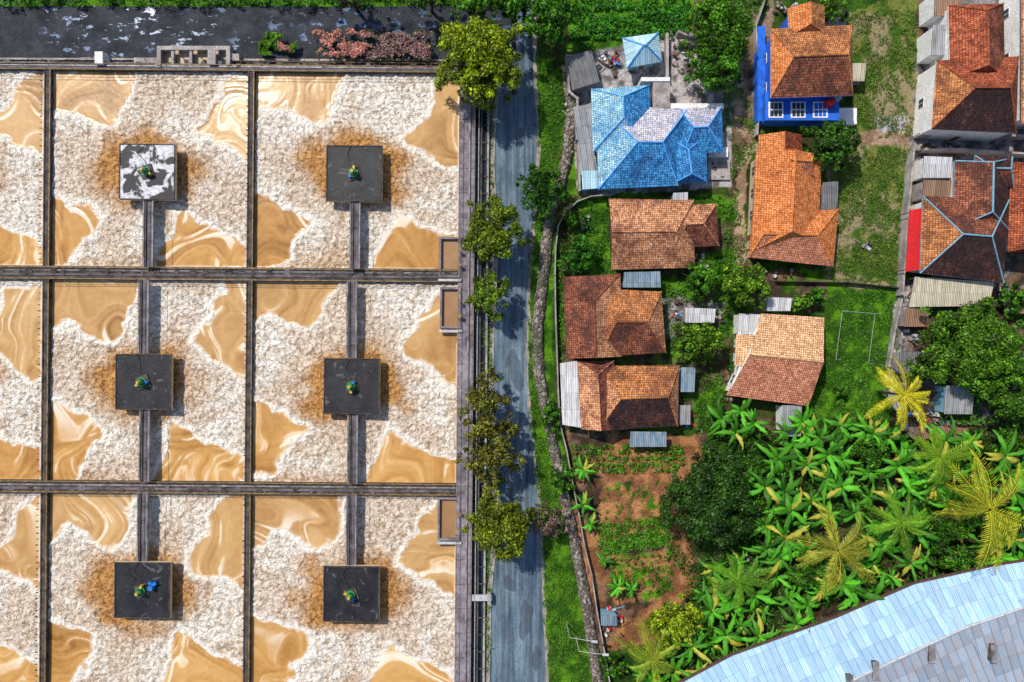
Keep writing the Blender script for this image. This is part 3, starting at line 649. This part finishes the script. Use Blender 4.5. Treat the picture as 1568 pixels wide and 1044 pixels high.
for (x0,y0,x1,y1,z,m) in ((1000,120,1026,165,3.2,'conc'),(1026,158,1108,166,2.9,'white'),(982,118,1026,124,3.4,'white'),(1085,225,1115,240,.9,'white'),(1084,240,1118,275,.35,'conc'),(1040,60,1078,68,1.3,'conc'),(1020,50,1024,118,1.4,'conc')):
    a.prism([W(x0,y0,z)[:2],W(x1,y0,z)[:2],W(x1,y1,z)[:2],W(x0,y1,z)[:2]],-.1,z,M[m])
a.build('terrace_slabs',e)
house('garden_pavilion',[wg([(953,58),(1008,50),(1014,94),(960,104)],'h',(2.5,2.5),(2.8,4.6),('pb','pb','pb','pb'))],M['tealw'],cap=M['bluet'],trim=M['tealw'])
def shed(name,c,h,m,wall=None,dz=.4):
    e=empty(name,W(sum(p[0] for p in c)/len(c),sum(p[1] for p in c)/len(c),0)); a=MB()
    zs=[h+dz,h+dz]+[h]*(len(c)-2); P=[W(*p,h) for p in c]
    a.face([(p[0],p[1],z) for p,z in zip(P,zs)],m,(0,0,1)); a.face([(p[0],p[1],z-.08) for p,z in zip(P,zs)],M['soff'],(0,0,-1))
    for i in range(len(c)): j=(i+1)%len(c); a.face([(P[i][0],P[i][1],zs[i]),(P[j][0],P[j][1],zs[j]),(P[j][0],P[j][1],zs[j]-.08),(P[i][0],P[i][1],zs[i]-.08)],M['soff'])
    cen=Vector((sum(p[0] for p in P)/len(P),sum(p[1] for p in P)/len(P),0))
    if wall: a.prism([tuple((Vector((p[0],p[1],0))*.9+cen*.1)[:2]) for p in P],-.1,h-.1,wall)
    else:
        for p in P: q=Vector((p[0],p[1],0))*.93+cen*.07; a.cyl((q.x,q.y,-.1),(q.x,q.y,h-.02),.07,M['wood'],n=6)
    a.build('shed_roof',e); return e
shed('tiled_shed',[(868,88),(905,78),(918,125),(876,138)],2.6,SH['dg'],M['conc'])
shed('side_lean_to',[(878,165),(906,160),(910,210),(882,214)],2.6,SH['g'],M['conc']); shed('side_lean_to',[(885,214),(910,212),(914,262),(888,268)],2.4,SH['g'],M['conc'])
shed('side_lean_to',[(890,262),(916,262),(916,288),(892,290)],2.3,SH['pb'],M['tealw'])
house('blue_wall_house',[
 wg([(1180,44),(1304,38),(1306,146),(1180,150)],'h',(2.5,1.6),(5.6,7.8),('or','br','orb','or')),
 wg([(1206,12),(1262,8),(1264,52),(1208,55)],'v',(1.,0),(5.4,6.9),('orb','or','or')),
],M['bluew'],trim=M['bluet'])
e=empty('blue_porch',W(1225,165)); a=MB()
for (x0,y0,x1,y1,z,m) in ((1160,40,1172,185,1.6,'bluew'),(1172,140,1285,184,2.9,'bluew'),(1285,165,1312,190,.8,'white'),(1263,15,1296,38,3.,'conc')):
    a.prism([W(x0,y0,z)[:2],W(x1,y0,z)[:2],W(x1,y1,z)[:2],W(x0,y1,z)[:2]],-.1,z,M[m])
for x in (1188,1222,1256):
    p=W(x,168,2.95); a.box(p,(2.2,2.4,.12),M['white'])
    for i in (-.62,0,.62):
        for j in (-.55,.55): a.box((p[0]+i,p[1]+j,p[2]+.06),(.5,.9,.06),M['bluew'] if x==1256 else M['glass'])
a.build('porch_body',e)
e=empty('water_tank',W(1272,158)); a=MB(); p=W(1272,156,4.0); a.cyl((p[0],p[1],-.1),(p[0],p[1],2.9),.35,M['conc']); a.cyl((p[0],p[1],2.9),(p[0],p[1],4.1),.6,M['redp'],n=16); a.cyl((p[0],p[1],4.1),(p[0],p[1],4.3),.6,M['redp'],r1=.2,n=16); p=W(1284,148,4); a.cyl((p[0],p[1],2.),(p[0],p[1],4.),.55,M['steel'],n=16); a.build('tank',e)
house('orange_roof_house',[
 wg([(1162,206),(1228,206),(1228,262),(1160,262)],'v',(0,0),(3.2,4.9),('orb','red')),
 wg([(1157,232),(1259,240),(1252,372),(1150,385)],'v',(2.,0),(3.4,6.0),('orb','orb','orb')),
 wg([(1152,328),(1284,320),(1276,408),(1147,394)],'h',(1.2,3.6),(3.1,5.1),('orb','sal','orb','orb')),
 wg([(1197,228),(1246,234),(1246,268),(1200,268)],'h',(.8,.8),(4.6,5.9),('orb','sal','orb','orb')),
],M['cream'])
house('tiled_roof_house',[wg([(932,304),(1062,306),(1064,410),(936,413)],'h',(0,3.2),(3.1,5.4),('mix','mix','mix')),
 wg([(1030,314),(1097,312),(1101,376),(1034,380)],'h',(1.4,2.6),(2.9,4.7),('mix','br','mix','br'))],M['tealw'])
house('tiled_roof_house',[wg([(862,424),(950,419),(952,546),(868,549)],'v',(0,4.),(3.1,5.4),('br','mix','br','br')),
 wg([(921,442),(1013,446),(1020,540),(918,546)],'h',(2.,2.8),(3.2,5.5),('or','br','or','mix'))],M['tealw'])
house('tiled_roof_house',[wg([(884,553),(940,552),(945,658),(890,657)],'v',(0,2.),(3.,4.7),('mix','br','mix','br')),
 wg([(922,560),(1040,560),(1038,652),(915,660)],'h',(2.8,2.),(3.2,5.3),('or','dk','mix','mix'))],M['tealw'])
house('orange_roof_house',[wg([(1166,480),(1262,486),(1238,622),(1113,605)],'h',(0,0),(3.3,5.7),('pal','sal')),
 wg([(1128,512),(1175,514),(1170,560),(1125,560)],'v',(0,0),(2.9,4.1),('pal','or'))],M['white'],trim=M['white'])
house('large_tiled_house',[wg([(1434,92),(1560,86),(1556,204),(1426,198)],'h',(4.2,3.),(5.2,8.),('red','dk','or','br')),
 wg([(1452,8),(1537,5),(1539,120),(1455,120)],'v',(1.,2.),(5.3,7.7),('red','br','red'))],M['white'],trim=M['white'],ws=7,ov=.45)
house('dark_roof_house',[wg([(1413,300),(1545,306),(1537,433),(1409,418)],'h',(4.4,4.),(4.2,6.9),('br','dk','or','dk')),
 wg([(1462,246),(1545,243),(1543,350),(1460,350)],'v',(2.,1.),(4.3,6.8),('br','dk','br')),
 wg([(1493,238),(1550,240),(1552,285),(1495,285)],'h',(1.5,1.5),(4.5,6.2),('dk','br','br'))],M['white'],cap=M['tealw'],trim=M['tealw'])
house('brick_roof_house',[wg([(1548,248),(1640,250),(1640,388),(1543,385)],'v',(1.,1.5),(4.,6.5),('red','br','red'))],M['white'])
house('tiled_roof_house',[wg([(1564,-40),(1640,-40),(1640,190),(1564,190)],'v',(1.,1.5),(5.,7.5),('mix','br','red'))],M['white'],ws=6.5)
q=lambda x0,y0,x1,y1:[(x0,y0),(x1,y0+R.uniform(-2,2)),(x1+R.uniform(-2,2),y1),(x0+R.uniform(-1,1),y1)]
for nm,c,h,m,wl in (
 ('metal_roof_shed',q(1412,240,1456,272),3.3,SH['w'],M['white']),('metal_roof_shed',q(1412,276,1455,304),3.1,SH['rust'],M['conc']),
 ('metal_roof_shed',q(1430,-15,1470,24),4.,SH['rust'],M['white']),('metal_roof_shed',q(1426,40,1452,84),3.8,SH['g'],M['white']),
 ('carport_canopy',[(1398,424),(1519,432),(1515,468),(1392,470)],2.8,SH['c'],None),
 ('metal_roof_shed',q(1048,471,1095,494),2.5,SH['w'],M['conc']),('metal_roof_shed',q(955,417,1010,440),2.6,SH['b'],M['tealw']),
 ('side_canopy',[(857,556),(884,552),(890,655),(861,650)],2.5,SH['w'],None),
 ('tarpaulin_shelter',q(965,660,1020,684),2.2,SH['b'],None),('metal_roof_shed',q(1042,562,1064,600),2.4,SH['b'],M['tealw']),('metal_roof_shed',q(1040,620,1056,650),2.,SH['g'],M['conc']),
 ('metal_roof_shed',q(1196,620,1226,668),2.5,SH['g'],M['white']),('metal_roof_shed',q(1130,480,1163,512),2.7,SH['w'],M['white']),('metal_roof_shed',q(1174,455,1212,476),2.7,SH['w'],M['white']),
 ('metal_roof_shed',q(1258,280,1282,322),2.6,SH['dg'],M['conc']),('metal_roof_shed',q(1376,538,1418,572),2.6,SH['dg'],M['conc']),
 ('metal_roof_shed',q(1446,590,1490,634),2.6,SH['g'],M['tealw']),('metal_roof_shed',q(1480,558,1500,590),2.4,SH['b'],M['conc']),('metal_roof_shed',q(1385,472,1420,500),2.3,SH['rust'],M['conc']),
 ('metal_roof_shed',q(1398,655,1480,672),2.2,SH['rust'],M['conc']),('metal_roof_shed',q(1552,440,1600,480),2.2,SH['rust'],M['conc']),
 ('metal_roof_shed',q(1030,296,1052,312),2.3,SH['w'],M['tealw']),('metal_roof_shed',q(1298,98,1324,124),2.1,SH['c'],M['conc']),('metal_roof_shed',q(920,938,944,958),1.8,SH['b'],M['tealw'])):
    shed(nm,c,h,m,wl)
shed('red_canopy',[(1391,322),(1416,318),(1411,412),(1387,416)],3.2,M['redp'],None,.2)
e=empty('factory_building',W(1420,1000)); a=MB(); hE,hR=5.,7.6
E=[(1010,1062),(1120,1003),(1280,945),(1400,893),(1520,866),(1700,838)]; Rg=[(1100,1150),(1200,1090),(1330,1030),(1475,962),(1568,930),(1720,900)]; E2=[(1300,1300),(1380,1260),(1480,1210),(1600,1150),(1700,1110),(1850,1070)]
fs=sheet('factory_sheet_blue',(.34,.56,.80),(.54,.66,.78),1.05,2.6,.6,.55); fg=sheet('factory_sheet_grey',(.34,.44,.56),(.44,.34,.30),1.3,2.2,.65,.55)
for i in range(5):
    a.face([W(*E[i],hE),W(*E[i+1],hE),W(*Rg[i+1],hR),W(*Rg[i],hR)],fs,(0,0,1)); a.face([W(*Rg[i],hR),W(*Rg[i+1],hR),W(*E2[i+1],hE),W(*E2[i],hE)],fg,(0,0,1))
    a.beam(W(*E[i],hE+.1),W(*E[i+1],hE+.1),.3,.35,M['soff']); a.cyl(W(*Rg[i],hR+.02),W(*Rg[i+1],hR+.02),.18,M['steel'],n=6)
    p,r_=W(*E[i],hE),W(*E[i+1],hE); a.face([(p[0]+1.2,p[1]-1.8,-.1),(r_[0]+1.2,r_[1]-1.8,-.1),(r_[0]+1.2,r_[1]-1.8,hE),(p[0]+1.2,p[1]-1.8,hE)],M['concd'])
for (x,y) in ((1340,1026),(1426,1000),(1521,1000),(1300,1046)):
    p=W(x,y,7.7); a.box((p[0],p[1],7.4),(.7,2.4,.9),M['concd']); a.box((p[0],p[1],7.92),(.9,2.6,.1),M['pipe'])
a.build('roof_and_walls',e)
# ---------------------------------------------------------------- VEGETATION
def hedge(name,poly,n,hmin,hmax,ca,cb,leaf=.2):
    xs_=[p[0] for p in poly]; ys_=[p[1] for p in poly]; A=rng.uniform(min(xs_),max(xs_),n*2); B=rng.uniform(min(ys_),max(ys_),n*2)
    m=pip(A+14*(vn(A/9,B/9,2)-.5),B+14*(vn(A/9,B/9,4)-.5),poly)
    A=A[m];B=B[m]; dens=fbm(A/14,B/14,11); kk=dens>rng.uniform(.36,.48,len(A)); A=A[kk];B=B[kk]; t=fbm(A/10,B/10,6)
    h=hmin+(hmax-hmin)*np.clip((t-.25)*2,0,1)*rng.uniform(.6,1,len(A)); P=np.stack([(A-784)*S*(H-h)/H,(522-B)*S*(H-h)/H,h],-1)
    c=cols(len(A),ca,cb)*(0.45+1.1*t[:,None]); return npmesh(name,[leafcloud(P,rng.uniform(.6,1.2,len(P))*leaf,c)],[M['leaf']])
def rows(name,x0,y0,x1,y1,dy,ca=(.04,.14,.008),cb=(.13,.36,.015),leaf=.2,ang=0.,step=7,h=.5):
    P=[];C=[];yy_=y0
    while yy_<y1:
        x=x0+R.uniform(0,3)
        while x<x1:
            m=R.randint(14,30); r_=R.uniform(.2,.5); cx,cy,_=W(x,yy_+(x-x0)*ang+R.uniform(-1,1),h)
            if R.random()>.15:
                d=rng.normal(size=(m,3))*[r_*.5,r_*.5,.12]; P.append(np.array([cx,cy,h*R.uniform(.5,1)])+d); C.append(cols(m,ca,cb)*R.uniform(.5,1.35))
            x+=step*R.uniform(.8,1.2)
        yy_+=dy
    P=np.vstack(P);P[:,2]=np.clip(P[:,2],.05,9); return npmesh(name,[leafcloud(P,leaf,np.vstack(C))],[M['leaf']])
rows('vegetable_bed',880,684,1048,728,9,leaf=.2); rows('vegetable_bed',918,806,1030,838,6,ang=-.12,step=5,leaf=.17); rows('vegetable_bed',922,832,1026,850,5,ang=-.12,step=4,leaf=.17)
rows('vegetable_bed',936,858,1030,920,9,leaf=.17,step=12,ang=-.1); rows('vegetable_bed',928,748,1010,800,9,leaf=.11,step=16,h=.3)
rows('vegetable_bed',1085,692,1190,750,8,ca=D1,cb=D2,leaf=.24,step=6); rows('vegetable_bed',875,0,1058,62,9,leaf=.26,step=7,h=.7,ca=(.02,.12,.008),cb=(.07,.32,.015))
hedge('ground_cover',[(820,90),(868,110),(862,240),(840,330),(828,420),(815,500),(815,580),(845,700),(885,900),(905,1060),(838,1060),(832,820),(808,600),(811,400),(826,250)],22000,.03,.35,(.025,.08,.006),(.11,.27,.010),.15)
hedge('ground_cover',[(1255,442),(1378,444),(1358,645),(1236,655)],9000,.02,.25,(.025,.08,.006),(.09,.26,.010),.16)
hedge('ground_cover',[(1285,20),(1405,15),(1400,205),(1305,210)],4500,.02,.3,(.04,.10,.008),(.13,.22,.02),.16); hedge('ground_cover',[(1275,225),(1396,228),(1388,440),(1270,435)],6500,.02,.3,(.04,.10,.008),(.12,.23,.02),.16)
hedge('ground_cover',[(850,300),(1130,300),(1150,420),(1100,660),(858,660)],14000,.03,.8,(.025,.08,.006),(.09,.27,.010),.18)
hedge('ground_cover',[(1085,660),(1590,650),(1590,880),(1250,930),(1080,1060),(960,1060),(1060,900),(1020,850)],26000,.1,1.4,D1,(.06,.18,.010),.22)
hedge('ground_cover',[(1110,90),(1170,200),(1150,230),(1120,300),(1105,150)],2500,.03,.4,G1,G2,.17)
hedge('ground_cover',[(1080,-20),(1180,-20),(1165,40),(1080,90)],3500,.1,1.,G1,G2,.22); hedge('ground_cover',[(-50,-30),(830,-30),(830,7),(-50,9)],9000,.1,1.5,D1,G2,.22)
hedge('ground_cover',[(745,130),(757,130),(752,500),(750,1060),(738,1060),(742,500)],4000,.05,.5,G1,G2,.16)
hedge('ground_cover',[(1420,470),(1600,440),(1600,650),(1440,650)],9000,.1,1.2,G1,G2,.22)
HP=[(478,50),(520,42),(600,50),(668,48),(680,70),(665,90),(560,92),(485,90)]
hedge('bougainvillea_hedge',HP,9000,.8,2.6,(.06,.08,.02),(.16,.15,.07),.2)
hedge('bougainvillea_flowers',[(478,50),(530,42),(565,50),(560,88),(485,88)],1700,2.0,3.,(.60,.20,.18),(.82,.42,.36),.14); hedge('bougainvillea_flowers',[(560,50),(668,48),(680,70),(665,88),(560,90)],1300,2.0,3.,(.28,.13,.16),(.55,.30,.32),.14)
hedge('shrub_hedge',[(395,60),(415,50),(450,62),(455,80),(400,84)],3200,.6,1.9,Y1,G2,.22); hedge('shrub_hedge',[(425,62),(445,60),(447,78),(428,80)],350,1.9,2.2,(.5,.16,.15),(.65,.3,.3),.15)
PN1=(.14,.10,.07);PN2=(.32,.20,.17)
for a_ in (
 ('roadside_tree',735,82,68,11,(.08,.16,.006),Y2,1.1,76),('roadside_tree',755,350,50,9,(.05,.11,.008),(.25,.32,.012),1.05,58),('roadside_tree',748,448,34,7,(.05,.12,.008),(.22,.33,.012),.9,44),
 ('roadside_tree',768,805,56,9,(.05,.11,.008),(.30,.33,.012),1.05,58),('leafy_tree',830,290,40,7,G1,(.06,.2,.012),1.1,38),
 ('leafy_tree',1098,48,52,9,G1,(.14,.35,.012),1.15,62),('leafy_tree',1102,105,42,8,G1,G2,1.1,38),('leafy_tree',845,25,50,9,D1,G2,1.1,44),('leafy_tree',735,5,46,9,G1,(.1,.28,.012),1.1,28),('leafy_tree',790,8,30,8,D1,G2,1.1,26),
 ('leafy_tree',1276,222,44,6.5,D1,(.08,.22,.012),1.1,42),('leafy_tree',1278,8,32,6,G1,(.16,.32,.012),1.,24),('leafy_tree',1075,428,34,5.5,G1,(.11,.32,.012),1.1,32),('leafy_tree',1143,437,42,6,G1,(.19,.34,.012),1.1,40),
 ('leafy_tree',1072,522,42,6,G1,(.19,.36,.012),1.1,36),('garden_bush',882,390,32,4,G1,(.07,.28,.012),1.,34),('garden_bush',880,335,16,3,D1,G2,1.,15),('garden_bush',1228,462,18,3,Y1,(.14,.36,.02),1.,14),('garden_bush',1250,452,14,3,G1,G2,1.,14),
 ('broadleaf_tree',1090,770,78,9,D1,(.055,.14,.014),1.1,74),('broadleaf_tree',1492,530,84,9,G1,(.15,.32,.015),1.,76),('broadleaf_tree',1560,600,50,8,G1,(.12,.28,.015),1.,50),
 ('leafy_tree',1035,950,46,6,Y1,(.40,.50,.015),1.1,40),('garden_bush',845,640,17,3,G1,(.1,.3,.012),1.,30),('garden_bush',862,735,18,3.5,G1,(.1,.3,.012),1.,26),('garden_bush',1195,715,22,3,G1,(.07,.26,.012),1.,26),
 ('garden_bush',1290,598,10,2,G1,G2,1.,9),('garden_bush',940,1020,26,3,D1,G2,1.,18),('garden_bush',1455,790,60,6,G1,(.1,.28,.012),1.,46),('garden_bush',1475,855,40,5,D1,G2,1.,28),('garden_bush',1540,680,40,5,D1,G2,1.,30),('garden_bush',1230,875,34,5,G1,(.1,.28,.012),1.,30),
 ('leafy_tree',535,-10,50,7,D1,G2,1.,18),('leafy_tree',655,-8,40,7,D1,G2,1.,18),('garden_bush',1330,690,40,4.5,D1,G2,1.,30),('garden_bush',1560,455,28,4,G1,G2,1.,24),('garden_bush',1175,800,34,4,D1,G2,1.,40)):
    nm,x,y,r_,h_,ca,cb,dn,ry=a_; tree(nm,x,y,r_,h_,ca,cb,dn,ry)
tree('sparse_roadside_tree',744,625,46,9,(.06,.085,.012),(.28,.26,.03),.95,56,sparse=.35); tree('sparse_roadside_tree',752,695,48,9,(.06,.085,.012),(.30,.27,.03),.95,56,sparse=.35)
tree('flowering_tree',845,800,28,6,PN1,PN2,.9,34,sparse=.4,leaf=.2); tree('sparse_roadside_tree',715,135,18,5,Y1,Y2,.8,18,sparse=.4)
PALMS=[(1384,605,50,7,(.34,.34,.012),(.78,.68,.025),16),(1515,780,76,9,(.22,.29,.012),(.60,.56,.03),20),(1283,842,60,8,(.20,.22,.02),(.50,.48,.04),17),(1000,1010,50,6,(.1,.25,.012),(.42,.46,.03),15),(1130,890,46,6,(.05,.2,.01),(.2,.4,.02),15),(1440,700,48,7,(.08,.24,.01),(.3,.45,.02),15),(1380,800,46,7,(.06,.2,.01),(.22,.4,.02),15)]
for p in PALMS: palm('coconut_palm',*p)
PA=[(1195,645),(1330,640),(1390,690),(1490,655),(1590,690),(1590,860),(1480,895),(1360,920),(1250,905),(1165,840),(1130,745),(1180,700)]
PB=[(1078,880),(1160,850),(1262,905),(1262,960),(1190,1005),(1070,1045),(975,1050),(985,1000),(1060,960)]
pts=[]
def fill(poly,dist,nt,s0,s1):
    xs_=[p[0] for p in poly];ys_=[p[1] for p in poly]
    for _ in range(nt):
        x,y=R.uniform(min(xs_),max(xs_)),R.uniform(min(ys_),max(ys_))
        if not pip(np.array([x]),np.array([y]),poly)[0]: continue
        if any((x-a)**2+(y-b)**2<dist*dist for a,b in pts): continue
        if any((x-p[0])**2+(y-p[1])**2<(p[2]*.6)**2 for p in PALMS): continue
        pts.append((x,y)); banana(x,y,R.uniform(s0,s1))
fill(PA,29,2500,.9,1.7); fill(PB,27,1500,.85,1.5)
for x,y,s in ((1110,640,1.3),(1140,632,1.2),(1128,662,1.3),(1152,650,1.1),(895,722,1.),(893,775,.95),(903,805,.8),(925,862,.7),(948,898,.8),(968,905,.7),(1300,655,1.3),(1338,665,1.3),(1240,668,1.3),(985,1035,1.)): banana(x,y,s)
# ---------------------------------------------------------------- SMALL THINGS
def clutter(name,cx,cy,rx,ry,n,dull=False):
    a=MB(); ms=[M['concd'],M['conc'],M['soff'],M['conc'],M['wood'],M['steel']] if dull else [M['bluep'],M['steel'],M['white'],M['wood'],M['redp'],M['tarp'],M['concd'],M['conc'],M['soff'],M['conc'],M['wood'],M['steel'],M['soff']]
    for i in range(n):
        x,y,_=W(cx+R.uniform(-rx,rx),cy+R.uniform(-ry,ry)); m=R.choice(ms); t=R.random()
        if t<.6: h=R.uniform(.15,.7); a.box((x,y,h/2),(R.uniform(.2,.9),R.uniform(.15,.5),h),m,R.uniform(0,3))
        elif t<.8: a.cyl((x,y,0),(x,y,R.uniform(.4,.9)),R.uniform(.15,.3),m,n=10)
        else: a.cyl((x,y,.2),(x+R.uniform(-2,2),y+R.uniform(-2,2),.3),.06,m,n=5)
    return a.build(name)
for c in ((930,90,16,10,26),(1045,90,15,22,20,True),(1098,260,8,12,10,True),(938,950,16,22,30),(1395,585,20,30,44,True),(1420,645,40,14,44),(1470,615,20,20,20),(1395,480,14,30,26,True),(1410,520,22,20,26),(1085,495,20,12,26,True),(1060,400,25,10,16,True),(1040,470,8,20,12),(1115,590,8,25,16,True),(1050,640,12,18,16),(1140,860,26,20,26,True),(1440,225,30,8,14,True),(890,340,12,12,10,True),(940,105,14,10,10,True),(1200,10,20,12,16,True),(1325,380,8,10,8,True),(1180,420,35,10,16,True),(1530,445,20,10,12),(1430,460,30,20,20,True),(870,200,6,50,20,True)):
    clutter('household_clutter',*c)
def pole(px,py,h,dx,dy):
    e=empty('street_lamp',W(px,py)); a=MB(); x,y,_=W(px,py); a.cyl((x,y,-.1),(x,y,h),.09,M['conc'],r1=.06); a.cyl((x,y,h-.1),(x+dx,y+dy,h+.3),.04,M['steel']); a.box((x+dx,y+dy,h+.3),(.9,.35,.15),M['steel'],math.atan2(dy,dx)); a.build('pole_and_arm',e)
pole(868,955,5,3.6,-.4); pole(882,975,5.,3.8,-.3)
e=empty('clothes_line_frame',W(1305,520)); a=MB()
for p in ((1290,476),(1340,480),(1330,556),(1280,550)): x,y,_=W(*p); a.cyl((x,y,-.1),(x,y,1.6),.035,M['steel'])
for p_,q_ in (((1290,476),(1340,480)),((1290,476),(1280,550)),((1340,480),(1330,556))): a.cyl(W(*p_,1.6),W(*q_,1.6),.025,M['steel'],n=5)
a.build('frame_bars',e)
# ---------------------------------------------------------------- CAMERA, LIGHT
cam=bpy.data.cameras.new('camera'); co=bpy.data.objects.new('camera',cam); scene.collection.objects.link(co); co.location=(0,0,H); cam.sensor_width=36; cam.lens=18*H/78.4; cam.clip_end=4000; cam.clip_start=.5; scene.camera=co
el=math.radians(52); az=math.radians(-42)
sd=Vector((math.sin(az)*math.cos(el),math.cos(az)*math.cos(el),math.sin(el)))
L=bpy.data.lights.new('sun','SUN'); L.energy=4.4; L.angle=math.radians(1.2); L.color=(1,.935,.83); lo=bpy.data.objects.new('sun',L); scene.collection.objects.link(lo); lo.rotation_euler=(-sd).to_track_quat('-Z','Y').to_euler(); lo.location=(0,0,60)
w=bpy.data.worlds.new('World'); scene.world=w; w.use_nodes=True; nt=w.node_tree; sk=nt.nodes.new('ShaderNodeTexSky'); sk.sky_type='NISHITA'; sk.sun_disc=False; sk.sun_elevation=el; sk.sun_rotation=az; nt.links.new(sk.outputs[0],nt.nodes['Background'].inputs[0]); nt.nodes['Background'].inputs[1].default_value=.14
scene.view_settings.view_transform='Standard'; scene.view_settings.look='None'; scene.view_settings.exposure=0
